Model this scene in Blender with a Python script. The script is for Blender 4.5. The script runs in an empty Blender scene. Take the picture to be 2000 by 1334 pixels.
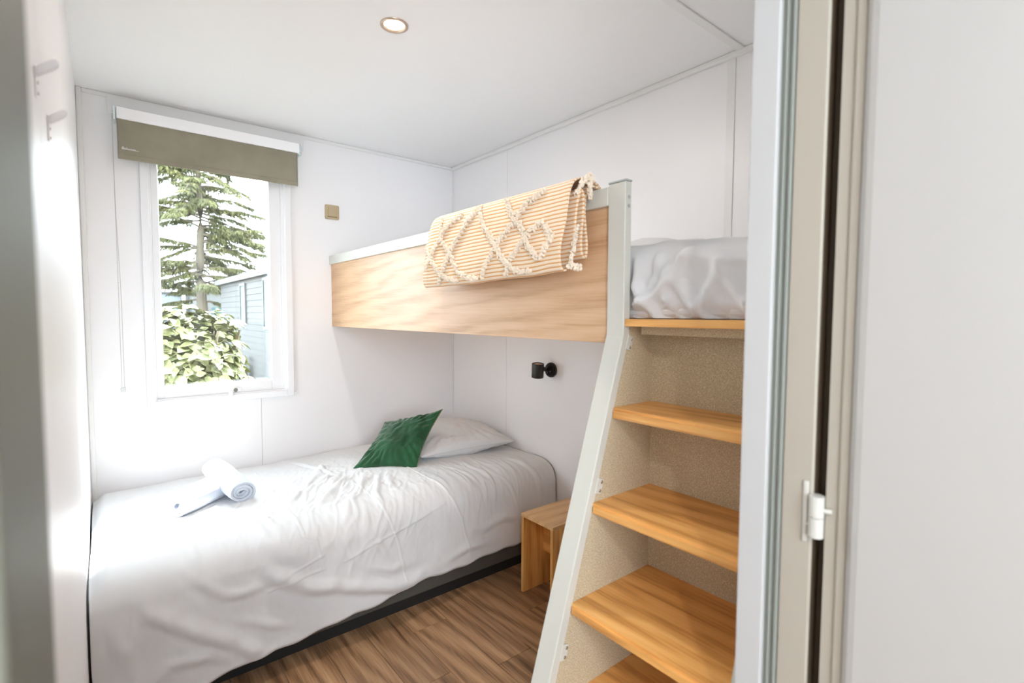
import bpy, bmesh, math, random
import numpy as np
from mathutils import Vector, Matrix, noise
random.seed(7); np.random.seed(7)
S = bpy.context.scene
COL = S.collection
H = 2.29

# ------------------------------------------------------------------ camera
CAM = Vector((-1.888, -2.980, 1.301))
yaw, pit, rol = math.radians(39.0), math.radians(3.1), math.radians(0.25)
fwd = Vector((math.sin(yaw)*math.cos(pit), math.cos(yaw)*math.cos(pit), -math.sin(pit)))
rt0 = Vector((math.cos(yaw), -math.sin(yaw), 0)); up0 = rt0.cross(fwd)
rt = rt0*math.cos(rol) + up0*math.sin(rol); up = up0*math.cos(rol) - rt0*math.sin(rol)
cd = bpy.data.cameras.new('camera'); cam = bpy.data.objects.new('camera', cd); COL.objects.link(cam)
m = Matrix((rt, up, -fwd)).transposed().to_4x4(); m.translation = CAM
cam.matrix_world = m
cd.sensor_width = 36; cd.lens = 988/2000*36; cd.clip_start = 0.01; cd.clip_end = 200
cd.dof.use_dof = True; cd.dof.focus_distance = 2.5; cd.dof.aperture_fstop = 3.2
S.camera = cam

# ------------------------------------------------------------------ light and exposure
W = bpy.data.worlds.new('sky'); S.world = W; W.use_nodes = True
bg = W.node_tree.nodes['Background']
bg.inputs[0].default_value = (0.81, 0.90, 1.0, 1); bg.inputs[1].default_value = 4.6
sd = bpy.data.lights.new('sun', 'SUN'); sun = bpy.data.objects.new('sun', sd); COL.objects.link(sun)
sd.energy = 10.0; sd.angle = math.radians(1.5); sd.color = (1.0, 0.975, 0.95)
sun.location = (2, 8, 12)
sun.rotation_euler = Vector((0.34, 0.62, 1.0)).to_track_quat('Z', 'Y').to_euler()
def area(name, loc, rot, sx, sy, energy=0, color=(1, 1, 1), portal=False):
    d = bpy.data.lights.new(name, 'AREA'); o = bpy.data.objects.new(name, d); COL.objects.link(o)
    d.shape = 'RECTANGLE'; d.size = sx; d.size_y = sy; d.energy = energy; d.color = color
    o.location = loc; o.rotation_euler = rot
    if portal: d.cycles.is_portal = True
    return o
area('window_portal', (-1.40, 0.09, 1.46), (math.radians(-90), 0, 0), 0.62, 1.2, portal=True)
area('hall_portal', (-2.4, -4.62, 1.5), (math.radians(90), 0, 0), 1.4, 1.4, portal=True)  # portal of the added fill window behind the camera
S.view_settings.view_transform = 'Standard'; S.view_settings.look = 'None'
S.view_settings.gamma = 1.0; S.view_settings.use_curve_mapping = False
S.view_settings.exposure = 1.74
S.cycles.max_bounces = 14; S.cycles.diffuse_bounces = 8; S.cycles.transparent_max_bounces = 12
S.cycles.sample_clamp_indirect = 8.0

# ------------------------------------------------------------------ materials
def mat(name, color=(.8, .8, .8), rough=.5, metal=0.0, spec=.5):
    m = bpy.data.materials.new(name); m.use_nodes = True
    b = m.node_tree.nodes['Principled BSDF']
    b.inputs['Base Color'].default_value = (*color, 1); b.inputs['Roughness'].default_value = rough
    b.inputs['Metallic'].default_value = metal; b.inputs['Specular IOR Level'].default_value = spec
    return m
class NT:
    def __init__(s, m): s.m = m; s.t = m.node_tree; s.b = s.t.nodes['Principled BSDF']
    def n(s, typ, **kw):
        x = s.t.nodes.new(typ)
        for k, v in kw.items():
            if k.startswith('_'): setattr(x, k[1:], v)
            else:
                key = int(k[1:]) if k[0] == 'i' and k[1:].isdigit() else k.replace('__', ' ')
                x.inputs[key].default_value = v
        return x
    def l(s, a, b): s.t.links.new(a, b)
    def ramp(s, fac, stops):
        r = s.t.nodes.new('ShaderNodeValToRGB'); e = r.color_ramp.elements
        while len(e) < len(stops): e.new(0.5)
        for i, (p, c) in enumerate(stops): e[i].position = p; e[i].color = (*c, 1) if len(c) == 3 else c
        s.l(fac, r.inputs[0]); return r.outputs[0]
    def mix(s, fac, a, b, mode='MIX'):
        x = s.t.nodes.new('ShaderNodeMix'); x.data_type = 'RGBA'; x.blend_type = mode
        if isinstance(fac, (int, float)): x.inputs[0].default_value = fac
        else: s.l(fac, x.inputs[0])
        for v, i in ((a, 6), (b, 7)):
            if isinstance(v, tuple): x.inputs[i].default_value = (*v, 1)
            else: s.l(v, x.inputs[i])
        return x.outputs[2]
    def math(s, op, a, b=0.0, c=None):
        x = s.t.nodes.new('ShaderNodeMath'); x.operation = op
        for i, v in enumerate((a, b) if c is None else (a, b, c)):
            if isinstance(v, (int, float)): x.inputs[i].default_value = v
            else: s.l(v, x.inputs[i])
        return x.outputs[0]
    def bump(s, h, strength=.2, dist=.002):
        x = s.t.nodes.new('ShaderNodeBump'); x.inputs['Strength'].default_value = strength
        x.inputs['Distance'].default_value = dist; s.l(h, x.inputs['Height']); s.l(x.outputs[0], s.b.inputs['Normal'])

def painted(name, color, rough=.45, grain=120, strength=.08):
    m = mat(name, color, rough); k = NT(m)
    tc = k.n('ShaderNodeTexCoord')
    nz = k.n('ShaderNodeTexNoise', Scale=float(grain), Detail=3.0); k.l(tc.outputs['Object'], nz.inputs['Vector'])
    k.bump(nz.outputs[0], strength, .0006)
    return m
def wood(name, axis, dark, mid, light, rough=.42, scale=1.0, contrast=1.0, knots=True, rnd=False):
    m = mat(name, mid, rough); k = NT(m)
    tc = k.n('ShaderNodeTexCoord'); vec = tc.outputs['Object']
    if rnd:
        oi = k.n('ShaderNodeObjectInfo'); r = k.math('MULTIPLY', oi.outputs['Random'], 37.0)
        cb = k.n('ShaderNodeCombineXYZ'); k.l(r, cb.inputs[0]); k.l(r, cb.inputs[1]); k.l(r, cb.inputs[2])
        ad = k.n('ShaderNodeVectorMath', _operation='ADD'); k.l(vec, ad.inputs[0]); k.l(cb.outputs[0], ad.inputs[1]); vec = ad.outputs[0]
    def mp(across, along):
        sc = [across]*3; sc[axis] = along
        x = k.n('ShaderNodeMapping'); x.inputs['Scale'].default_value = [v*scale for v in sc]; k.l(vec, x.inputs[0]); return x.outputs[0]
    # gentle warp so that the figure flows round knots
    wn = k.n('ShaderNodeTexNoise', Scale=1.0, Detail=2.0); k.l(mp(6, 2.2), wn.inputs['Vector'])
    wv = k.n('ShaderNodeTexWave', Scale=1.0, Distortion=7.0, Detail=3.0); wv.inputs['Detail Scale'].default_value = 1.2
    wv.bands_direction = 'DIAGONAL'; k.l(mp(9, 1.1), wv.inputs['Vector'])
    fine = k.n('ShaderNodeTexNoise', Scale=1.0, Detail=5.0, Roughness=.65); k.l(mp(160, 5), fine.inputs['Vector'])
    med = k.n('ShaderNodeTexNoise', Scale=1.0, Detail=4.0, Roughness=.6, Distortion=.6); k.l(mp(30, 2.2), med.inputs['Vector'])
    a = k.math('MULTIPLY', wv.outputs[1], .22); b = k.math('MULTIPLY', med.outputs[0], .56); c = k.math('MULTIPLY', fine.outputs[0], .62)
    d = k.math('MULTIPLY', wn.outputs[0], .16)
    tot = k.math('ADD', k.math('ADD', a, b), k.math('ADD', c, d))
    tot = k.math('MULTIPLY_ADD', k.math('SUBTRACT', tot, .785), contrast, .5)
    col = k.ramp(tot, [(.18, dark), (.48, mid), (.80, light)])
    if knots:
        vo = k.n('ShaderNodeTexVoronoi', Scale=1.0); k.l(mp(5.5, 2.6), vo.inputs['Vector'])
        kn = k.math('ADD', vo.outputs['Distance'], k.math('MULTIPLY', med.outputs[0], .08))
        kf = k.ramp(kn, [(.085, (1, 1, 1)), (.15, (0, 0, 0))])
        col = k.mix(k.math('MULTIPLY', kf, .6), col, tuple(v*.55 for v in dark))
    if rnd:
        hs = k.n('ShaderNodeHueSaturation'); k.l(k.math('MULTIPLY_ADD', oi.outputs['Random'], .35, .82), hs.inputs['Value']); k.l(col, hs.inputs['Color']); col = hs.outputs[0]
    k.l(col, k.b.inputs['Base Color'])
    k.bump(k.math('ADD', fine.outputs[0], med.outputs[0]), .12, .0008)
    return m
M = {}
M['wall'] = painted('white_wall', (.87, .865, .875), .38)
M['ceil'] = painted('white_ceiling', (.86, .86, .865), .55)
M['trim'] = painted('white_trim', (.80, .80, .79), .35)
M['wall_core'] = mat('wall_core', (.62, .61, .60), .7)
M['pvc'] = painted('white_pvc', (.85, .86, .88), .28, 60, .03)
M['gasket'] = mat('dark_gasket', (.05, .12, .11), .5)
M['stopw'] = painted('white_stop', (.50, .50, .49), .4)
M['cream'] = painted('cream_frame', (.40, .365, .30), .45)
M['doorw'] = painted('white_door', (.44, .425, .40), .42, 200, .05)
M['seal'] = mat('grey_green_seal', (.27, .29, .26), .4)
M['taupe'] = painted('shaded_taupe_jamb', (.145, .145, .110), .55)  # taupe, with the shade on the jamb painted into the colour
M['gap_shade'] = mat('gap_shade_brown', (.075, .050, .028), .6)  # shade of the enclosed door gap, painted as dark brown
M['sage'] = painted('greige_metal', (.60, .60, .54), .33, 300, .03)
M['cap'] = mat('grey_cap', (.38, .41, .40), .45)
OD, OM, OL = (.42, .175, .040), (.76, .385, .110), (.88, .53, .19)
M['oak_y'] = wood('oak_grain_y', 1, OD, OM, OL)
M['oak_x'] = wood('oak_grain_x', 0, (.42, .21, .08), (.62, .36, .155), (.72, .46, .22), knots=False)
M['oak_z'] = wood('oak_grain_z', 2, OD, OM, OL, knots=False)
M['glare_washed_oak'] = wood('glare_washed_oak', 1, (.44, .25, .125), (.62, .39, .22), (.70, .48, .30))  # same oak as the shelves, glare's washed look put into the colour
M['floor'] = wood('oak_floor', 1, (.12, .060, .028), (.36, .205, .105), (.54, .34, .19), .38, contrast=1.2, rnd=True)
M['steel'] = mat('satin_steel', (.62, .60, .56), .28, 1.0)
M['chrome'] = mat('chrome', (.70, .78, .79), .18, .9)
M['nickel'] = mat('brushed_nickel', (.62, .50, .40), .32, 1.0)
M['black'] = mat('black_metal', (.018, .018, .016), .38)
M['pale'] = mat('pale_inner', (.55, .45, .33), .5)
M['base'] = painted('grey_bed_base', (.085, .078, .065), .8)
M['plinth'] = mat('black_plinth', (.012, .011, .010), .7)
M['gold'] = mat('champagne_plastic', (.56, .45, .29), .32, .35)
M['beads'] = mat('steel_beads', (.50, .50, .50), .3, .6)
M['white'] = mat('white_plastic', (.92, .92, .93), .35)

def fabric(name, color, rough=.9, sc=900, strength=.25, sheen=.3, vary=.08):
    m = mat(name, color, rough, spec=.2); k = NT(m)
    k.b.inputs['Sheen Weight'].default_value = sheen
    tc = k.n('ShaderNodeTexCoord')
    n1 = k.n('ShaderNodeTexNoise', Scale=float(sc), Detail=2.0); k.l(tc.outputs['Object'], n1.inputs['Vector'])
    n2 = k.n('ShaderNodeTexNoise', Scale=9.0, Detail=5.0); k.l(tc.outputs['Object'], n2.inputs['Vector'])
    hi = tuple(min(1, c*(1+vary)) for c in color); lo = tuple(c*(1-vary) for c in color)
    k.l(k.ramp(n2.outputs[0], [(.3, lo), (.7, hi)]), k.b.inputs['Base Color'])
    k.bump(n1.outputs[0], strength, .0008)
    return m
M['linen'] = fabric('white_cotton', (.70, .71, .72), .85, 1200, .12, .15, .012)
M['towel'] = fabric('white_terry', (.60, .65, .74), 1.0, 420, .9, .5, .03)
M['green'] = fabric('green_velvet', (.018, .088, .034), .75, 500, .35, .35, .35)
M['green_trim'] = fabric('gold_green_piping', (.25, .24, .13), .7, 300, .5)
M['blind'] = fabric('taupe_blind', (.29, .265, .20), .8, 700, .2, .1, .10)
def screen_fabric():
    m = fabric('beige_woven_board', (.40, .335, .26), .85, 500, .4, .1); k = NT(m)
    tc = k.n('ShaderNodeTexCoord')
    n = k.n('ShaderNodeTexNoise', Scale=520.0, Detail=1.0); k.l(tc.outputs['Object'], n.inputs['Vector'])
    w = k.n('ShaderNodeTexVoronoi', Scale=430.0); k.l(tc.outputs['Object'], w.inputs['Vector'])
    v = k.math('ADD', k.math('MULTIPLY', n.outputs[0], .6), k.math('MULTIPLY', w.outputs['Distance'], .5))
    k.l(k.ramp(v, [(.30, (.27, .21, .125)), (.55, (.53, .44, .29)), (.8, (.70, .61, .45))]), k.b.inputs['Base Color'])
    return m
M['board'] = screen_fabric()
def striped():
    m = mat('striped_throw', (.8, .7, .55), .95, spec=.1); k = NT(m)
    uv = k.n('ShaderNodeUVMap'); sp = k.n('ShaderNodeSeparateXYZ'); k.l(uv.outputs[0], sp.inputs[0])
    nz = k.n('ShaderNodeTexNoise', Scale=14.0, Detail=2.0); k.l(uv.outputs[0], nz.inputs['Vector'])
    v = k.math('ADD', sp.outputs[1], k.math('MULTIPLY', nz.outputs[0], .004))
    f = k.math('FRACT', k.math('MULTIPLY', v, 1/.0115))
    tri = k.math('ABSOLUTE', k.math('SUBTRACT', f, .5))
    col = k.ramp(tri, [(.11, (.68, .33, .10)), (.22, (.84, .70, .53))])
    n2 = k.n('ShaderNodeTexNoise', Scale=500.0); k.l(uv.outputs[0], n2.inputs['Vector'])
    k.l(col, k.b.inputs['Base Color'])
    k.bump(k.math('ADD', tri, k.math('MULTIPLY', n2.outputs[0], .4)), .6, .0035)
    k.b.inputs['Sheen Weight'].default_value = .3
    return m
M['stripe'] = striped()
M['tuft'] = fabric('cream_tufting', (.80, .69, .55), 1.0, 600, .8, .5, .08)

def ss(a, b, x):
    t = np.clip((x-a)/(b-a), 0, 1); return t*t*(3-2*t)
# ------------------------------------------------------------------ object helpers
def empty(name, loc, label, cat, group=None):
    o = bpy.data.objects.new(name, None); COL.objects.link(o); o.location = loc; o.empty_display_size = .05
    o['label'] = label; o['category'] = cat
    if group: o['group'] = group
    return o
def offs(p):
    v = Vector((0, 0, 0))
    while p is not None: v += p.location; p = p.parent
    return v
def link(name, me, mat, parent=None, label=None, smooth=False, origin=None):
    if smooth: me.polygons.foreach_set('use_smooth', [True]*len(me.polygons))
    o = bpy.data.objects.new(name, me); COL.objects.link(o)
    if mat is not None:
        for mm in (mat if isinstance(mat, (list, tuple)) else [mat]): me.materials.append(mm)
    base = offs(parent)
    org = Vector(origin) if origin is not None else base
    if org.length > 0: me.transform(Matrix.Translation(-org))
    o.parent = parent; o.location = org - base
    if label: o['label'] = label
    me.update()
    return o
def bmo(name, bm, mat, parent=None, **kw):
    me = bpy.data.meshes.new(name); bm.normal_update(); bm.to_mesh(me); bm.free(); return link(name, me, mat, parent, **kw)
def box(bm, x0, x1, y0, y1, z0, z1, bev=0.0, seg=2):
    x0, x1 = sorted((x0, x1)); y0, y1 = sorted((y0, y1)); z0, z1 = sorted((z0, z1))
    vs = [bm.verts.new((x, y, z)) for x in (x0, x1) for y in (y0, y1) for z in (z0, z1)]
    fs = [bm.faces.new([vs[i] for i in f]) for f in ((0, 1, 3, 2), (4, 6, 7, 5), (0, 4, 5, 1), (2, 3, 7, 6), (0, 2, 6, 4), (1, 5, 7, 3))]
    if bev > 0:
        es = {e for f in fs for e in f.edges}
        bmesh.ops.bevel(bm, geom=list(es), offset=bev, segments=seg, affect='EDGES', profile=.5)
def bx(name, dims, mat, parent=None, bev=0.0, seg=2, **kw):
    bm = bmesh.new(); box(bm, *dims, bev=bev, seg=seg); return bmo(name, bm, mat, parent, **kw)
def prism(bm, poly, axis, a, b, bev=0.0, seg=2):
    """poly: 2-D outline in the plane across axis (0: y,z  1: x,z  2: x,y), extruded from a to b"""
    def P(u, v, w): return {0: (w, u, v), 1: (u, w, v), 2: (u, v, w)}[axis]
    A = [bm.verts.new(P(u, v, a)) for u, v in poly]; B = [bm.verts.new(P(u, v, b)) for u, v in poly]
    n = len(poly); fs = [bm.faces.new(A), bm.faces.new(B[::-1])]
    for i in range(n): fs.append(bm.faces.new((A[i], B[i], B[(i+1) % n], A[(i+1) % n])))
    bmesh.ops.recalc_face_normals(bm, faces=fs)
    if bev > 0:
        bmesh.ops.bevel(bm, geom=list({e for f in fs for e in f.edges}), offset=bev, segments=seg, affect='EDGES')
def cyl(bm, c, axis, r, h, seg=32, r2=None, bev=0.0):
    """cylinder from c along axis (Vector) for h"""
    ax = Vector(axis).normalized(); q = ax.to_track_quat('Z', 'Y').to_matrix().to_4x4()
    mt = Matrix.Translation(Vector(c)+ax*h/2) @ q
    g = bmesh.ops.create_cone(bm, cap_ends=True, segments=seg, radius1=r, radius2=r if r2 is None else r2, depth=h, matrix=mt)
    if bev > 0:
        vs = set(g['verts']); es = [e for e in bm.edges if e.verts[0] in vs and e.verts[1] in vs and any(len(f.verts) > 4 for f in e.link_faces)]
        bmesh.ops.bevel(bm, geom=es, offset=bev, segments=2, affect='EDGES')
def lathe(bm, prof, c, axis, seg=40):
    ax = Vector(axis).normalized(); q = ax.to_track_quat('Z', 'Y').to_matrix()
    rings = []
    for r, z in prof:
        rings.append([bm.verts.new(Vector(c)+q@Vector((r*math.cos(2*math.pi*i/seg), r*math.sin(2*math.pi*i/seg), z))) for i in range(seg)])
    for a, b in zip(rings, rings[1:]):
        for i in range(seg): bm.faces.new((a[i], a[(i+1) % seg], b[(i+1) % seg], b[i]))
    return rings
def grid_mesh(name, P, uv=None):
    """P: (nu,nv,3) array"""
    nu, nv = P.shape[:2]; me = bpy.data.meshes.new(name)
    idx = np.arange(nu*nv).reshape(nu, nv)
    f = np.stack([idx[:-1, :-1], idx[1:, :-1], idx[1:, 1:], idx[:-1, 1:]], -1).reshape(-1, 4)
    me.from_pydata(P.reshape(-1, 3).tolist(), [], f.tolist())
    if uv is not None:
        l = me.uv_layers.new(name='UVMap'); li = np.empty(len(me.loops), dtype=np.int32); me.loops.foreach_get('vertex_index', li)
        l.data.foreach_set('uv', uv.reshape(-1, 2)[li].ravel())
    return me
def struct(o): o['kind'] = 'structure'; return o
def sempty(name, loc=(0, 0, 0)):
    o = bpy.data.objects.new(name, None); COL.objects.link(o); o.location = loc; o.empty_display_size = .05; o['kind'] = 'structure'; return o
def seg_dist(px, py, poly):
    best = np.full(px.shape, 1e9); side = np.zeros(px.shape)
    for (x0, y0), (x1, y1) in zip(poly, poly[1:]):
        dx, dy = x1-x0, y1-y0; L2 = dx*dx+dy*dy+1e-12
        t = np.clip(((px-x0)*dx+(py-y0)*dy)/L2, 0, 1)
        qx, qy = px-(x0+t*dx), py-(y0+t*dy); d = np.hypot(qx, qy)
        s = (dx*qy-dy*qx)/math.sqrt(L2)
        mm = d < best; best = np.where(mm, d, best); side = np.where(mm, s, side)
    return best, side
def fnoise(P, sc, seed=0, oct=3):
    """fractal noise at points P (n,3) by hashing sines: smooth, cheap, vectorised"""
    rs = np.random.RandomState(seed); out = np.zeros(len(P)); amp = 1.0; tot = 0
    for o in range(oct):
        for j in range(5):
            k = rs.normal(size=3); k /= np.linalg.norm(k); f = sc*(2**o)*rs.uniform(.6, 1.5)
            k2 = rs.normal(size=3); k2 /= np.linalg.norm(k2)
            out += amp*np.sin(P@k*f*6.28+rs.uniform(0, 6.28)+1.6*np.sin(P@k2*f*3.7+rs.uniform(0, 6.28)))/5
        tot += amp; amp *= .5
    return out/tot

# ------------------------------------------------------------------ room shell
YD0, YD1 = -2.596, -2.696           # room and hall faces of the door wall
XL = -1.95
# floor: slab with individual planks
flo = struct(bx('floor', (-3.6, .12, -4.6, .10, -.06, -.005), M['wall_core']))
ends = {-1.085: (-1.465, -.25), -.94: (-1.177, -2.35), -.78: (-1.545, -.40), -.62: (-.75, -1.98), -.46: (-1.35, -.15)}
k = 0
x = -.94-.158*7
rows = []
while x < .02:
    rows.append(x); x += .158
cache = {}
for i, x0 in enumerate(rows):
    key = min(ends, key=lambda e: abs(e-x0)); e = ends[key] if abs(key-x0) < .03 else (-.35-((i*0.53) % 1.15), )
    cuts = sorted({round(c, 3) for c in e})
    base = cuts[0]
    while base > -4.5: base -= 1.28; cuts.append(round(base, 3))
    top = max(cuts)
    if top < -1.28: cuts.append(round(top+1.28, 3))
    cuts = sorted([c for c in cuts if -4.55 < c < -.03]+[-4.6, -.001])
    for a, b in zip(cuts, cuts[1:]):
        xa, xb = max(x0, -1.949), min(x0+.158, -.001)
        if a < -2.7: xa = max(x0, -3.5)
        if xb-xa < .01 or b-a < .02: continue
        bx('plank', (xa+.0009, xb-.0009, a+.0009, b-.0009, -.005, 0), M['floor'], flo, bev=.0008, seg=1, origin=((xa+xb)/2, (a+b)/2, 0))
for i in range(10):
    x0 = -1.95-.158*(i+1)
    for a, b in ((-4.6, -3.6-.2*(i % 3)), (-3.6-.2*(i % 3), -2.70)):
        if x0 < -3.55: continue
        bx('plank', (x0+.0010, x0+.1570, a+.0010, b-.0006, -.005, 0), M['floor'], flo, origin=(x0+.08, (a+b)/2, 0))
ceil = struct(bx('ceiling', (-3.6, .12, -4.6, .10, H, H+.08), M['ceil']))
# ceiling joint strip near the door
st = struct(bx('trim_1', (-1.95, -.002, -2.025, -1.995, H-.006, H-.0005), M['trim'], bev=.002))

# window wall (y = 0)
WX0, WX1, WZ0, WZ1 = -1.700, -1.100, .872, 2.075     # opening
wb = sempty('wall_back')
bm = bmesh.new()
for d in ((-3.6, WX0, -.0), (WX1, .12, 0)): box(bm, d[0], d[1], .0045, .075, -.06, H+.08)
box(bm, WX0, WX1, .0045, .075, -.06, WZ0); box(bm, WX0, WX1, .0045, .075, WZ1, H+.08)
bmo('wall_core', bm, M['wall_core'], wb)
bm = bmesh.new()
box(bm, XL, WX0, 0, .005, 0, H); box(bm, WX0, -1.2295, 0, .005, 0, WZ0); box(bm, WX0, -1.2295, 0, .005, WZ1, H)
bmo('panel', bm, M['wall'], wb)
bm = bmesh.new()
box(bm, -1.2275, WX1, 0, .005, 0, WZ0); box(bm, -1.2275, WX1, 0, .005, WZ1, H); box(bm, WX1, 0, 0, .005, 0, H)
bmo('panel', bm, M['wall'], wb)
# right-hand wall with the reading lamp (x = 0)
wr = sempty('wall_right')
bx('wall_core', (.0045, .10, -2.7, .0045, -.06, H+.08), M['wall_core'], wr)
for a, b in ((-.595, 0), (-1.967, -.597), (-2.596, -1.969)): bx('panel', (0, .005, a, b, 0, H), M['wall'], wr)
bx('joint_strip', (-.004, 0, -1.985, -1.953, 0, H-.012), M['trim'], wr, bev=.0012)
# left-hand wall with the coat hooks (x = -1.95)
wl = sempty('wall_left')
bx('wall_core', (XL-.09, XL-.0045, -2.596, .0045, -.06, H+.08), M['wall_core'], wl)
for a, b in ((-1.179, 0), (-1.949, -1.181), (-2.596, -1.951)): bx('panel', (XL-.005, XL, a, b, 0, H), M['wall'], wl)
# corner and ceiling trims
struct(bx('trim_2', (XL, XL+.020, -.020, 0, 0, H), M['trim'], bev=.006))
struct(bx('trim_3', (XL+.02, -.018, -.012, 0, H-.018, H), M['trim'], bev=.004))
struct(bx('trim_4', (-.018, 0, -2.596, 0, H-.022, H), M['trim'], bev=.005))
struct(bx('trim_5', (-.008, 0, -.008, 0, 0, H-.022), M['trim'], bev=.003))
# door wall
wf = sempty('wall_front')
DX0, DX1 = -1.915, -1.10
bm = bmesh.new(); box(bm, DX1+.035, .10, YD1+.002, YD0, -.06, H+.08); box(bm, DX0-.003, DX1+.035, YD1+.002, YD0, 2.12, H+.08)
bmo('wall_core', bm, M['wall'], wf)
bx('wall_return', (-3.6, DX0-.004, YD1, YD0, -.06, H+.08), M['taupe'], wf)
bx('hall_lining', (DX1+.030, .10, YD1-.012, YD1+.002, 0, H), M['gap_shade'], wf)
# door frame: left taupe jamb with shade in its colour, right jamb in steps, head
d1 = sempty('door_1', (DX1, YD1, 0))
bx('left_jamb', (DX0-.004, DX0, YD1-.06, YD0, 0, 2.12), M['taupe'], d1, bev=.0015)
bx('jamb_stop', (DX1-.005, DX1+.035, YD0-.037, YD0+.004, 0, 2.12), M['stopw'], d1, bev=.0025)
bm = bmesh.new(); box(bm, DX1+.003, DX1+.035, YD0-.058, YD0-.037, 0, 2.12); box(bm, DX1-.001, DX1+.004, YD0-.047, YD0-.043, 0, 2.12, .001); box(bm, DX1-.002, DX1+.004, YD0-.0575, YD0-.053, 0, 2.12, .001)
bmo('rubber_seal', bm, M['seal'], d1)
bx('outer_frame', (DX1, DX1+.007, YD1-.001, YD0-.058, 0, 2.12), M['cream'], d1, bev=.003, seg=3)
bx('gap_shade_filler', (DX1+.007, DX1+.035, YD1-.001, YD0-.058, 0, 2.12), M['gap_shade'], d1)  # dark filler standing in for the shade in the door gap
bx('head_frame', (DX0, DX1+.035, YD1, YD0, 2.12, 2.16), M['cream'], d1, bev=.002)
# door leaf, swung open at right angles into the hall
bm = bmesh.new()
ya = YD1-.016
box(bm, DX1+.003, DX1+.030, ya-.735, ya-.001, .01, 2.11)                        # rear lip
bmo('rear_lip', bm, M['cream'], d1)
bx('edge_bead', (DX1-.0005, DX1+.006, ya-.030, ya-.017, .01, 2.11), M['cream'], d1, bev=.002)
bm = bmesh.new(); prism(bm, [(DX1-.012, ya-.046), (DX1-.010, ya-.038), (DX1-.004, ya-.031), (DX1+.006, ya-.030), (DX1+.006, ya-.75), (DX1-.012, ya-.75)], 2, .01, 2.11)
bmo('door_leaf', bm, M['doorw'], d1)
hn = struct(bpy.data.objects.new('hinge', None)); COL.objects.link(hn); hn.parent = d1; hn.location = (0, 0, 0); del hn['kind']
hy = YD1-.008; hx = DX1-.006
M['hinge'] = mat('hinge_white', (.56, .55, .50), .35)
bx('hinge_leaf', (DX1-.003, DX1, YD1+.004, YD1+.011, .972, 1.062), M['hinge'], hn, bev=.0014)
bm = bmesh.new(); cyl(bm, (hx+.002, hy, .985), (0, 0, 1), .0098, .0285, 28); bmo('barrel', bm, M['hinge'], hn, smooth=True)
bm = bmesh.new(); cyl(bm, (hx+.002, hy, 1.0145), (0, 0, 1), .0098, .0300, 28); bmo('barrel', bm, M['hinge'], hn, smooth=True)
bm = bmesh.new(); cyl(bm, (hx+.002, hy-.008, 1.025), (.35, -1, 0), .0032, .011, 14); cyl(bm, (hx+.002, hy+.003, 1.0), (.1, 1, 0), .0025, .012, 10); bmo('pin', bm, M['hinge'], hn, smooth=True)
for o in hn.children_recursive:
    o.data.set_sharp_from_angle(angle=.6)
# unseen hallway behind the camera; its wide window opening is added for fill daylight
struct(bx('wall_hall_right', (-1.02, -.90, -4.6, YD1-.014, -.06, H+.08), M['gap_shade']))
struct(bx('wall_hall_left', (-3.6, -3.5, -4.6, YD1, -.06, H+.08), M['wall']))
wh = bmesh.new(); box(wh, -3.6, -3.4, -4.7, -4.6, -.06, H+.08); box(wh, -1.0, -.9, -4.7, -4.6, -.06, H+.08); box(wh, -3.4, -1.0, -4.7, -4.6, -.06, .8); box(wh, -3.4, -1.0, -4.7, -4.6, 2.2, H+.08); box(wh, -3.4, -3.1, -4.7, -4.6, .8, 2.2); box(wh, -1.7, -1.0, -4.7, -4.6, .8, 2.2)
struct(bmo('wall_hall_rear', wh, M['wall']))
w2 = sempty('fill_window', (-2.4, -4.65, 1.5))
bm = bmesh.new(); box(bm, -3.1, -3.05, -4.68, -4.63, .8, 2.2); box(bm, -1.75, -1.7, -4.68, -4.63, .8, 2.2); box(bm, -3.1, -1.7, -4.68, -4.63, .8, .85); box(bm, -3.1, -1.7, -4.68, -4.63, 2.15, 2.2)
bmo('window_frame', bm, M['pvc'], w2)

# ------------------------------------------------------------------ window
gl = mat('clear_glass', (1, 1, 1), 0); t = gl.node_tree
for n in list(t.nodes):
    if n.type != 'OUTPUT_MATERIAL': t.nodes.remove(n)
o_ = [n for n in t.nodes][0]
tr = t.nodes.new('ShaderNodeBsdfTransparent'); tr.inputs[0].default_value = (.97, .985, .98, 1)
gs = t.nodes.new('ShaderNodeBsdfGlossy'); gs.inputs['Roughness'].default_value = 0
lw = t.nodes.new('ShaderNodeLayerWeight'); lw.inputs[0].default_value = .5; pw = t.nodes.new('ShaderNodeMath'); pw.operation = 'POWER'; pw.inputs[1].default_value = 5; fr = t.nodes.new('ShaderNodeMath'); fr.operation = 'MULTIPLY_ADD'; fr.inputs[1].default_value = .9; fr.inputs[2].default_value = .03
t.links.new(lw.outputs['Facing'], pw.inputs[0]); t.links.new(pw.outputs[0], fr.inputs[0]); mx = t.nodes.new('ShaderNodeMixShader')
t.links.new(fr.outputs[0], mx.inputs[0]); t.links.new(tr.outputs[0], mx.inputs[1]); t.links.new(gs.outputs[0], mx.inputs[2]); t.links.new(mx.outputs[0], o_.inputs[0])
w1 = sempty('window_1', (-1.4, 0, .85))
def ring(bm, xo0, xo1, zo0, zo1, xi0, xi1, zi0, zi1, y0, y1, bev=.003):
    box(bm, xo0, xi0, y0, y1, zo0, zo1, bev); box(bm, xi1, xo1, y0, y1, zo0, zo1, bev)
    box(bm, xi0-.001, xi1+.001, y0, y1, zo0, zi0, bev); box(bm, xi0-.001, xi1+.001, y0, y1, zi1, zo1, bev)
bm = bmesh.new()
ring(bm, -1.732, -1.060, .840, 2.110, -1.700, -1.096, .872, 2.078, -.022, 0, .004)
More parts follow.
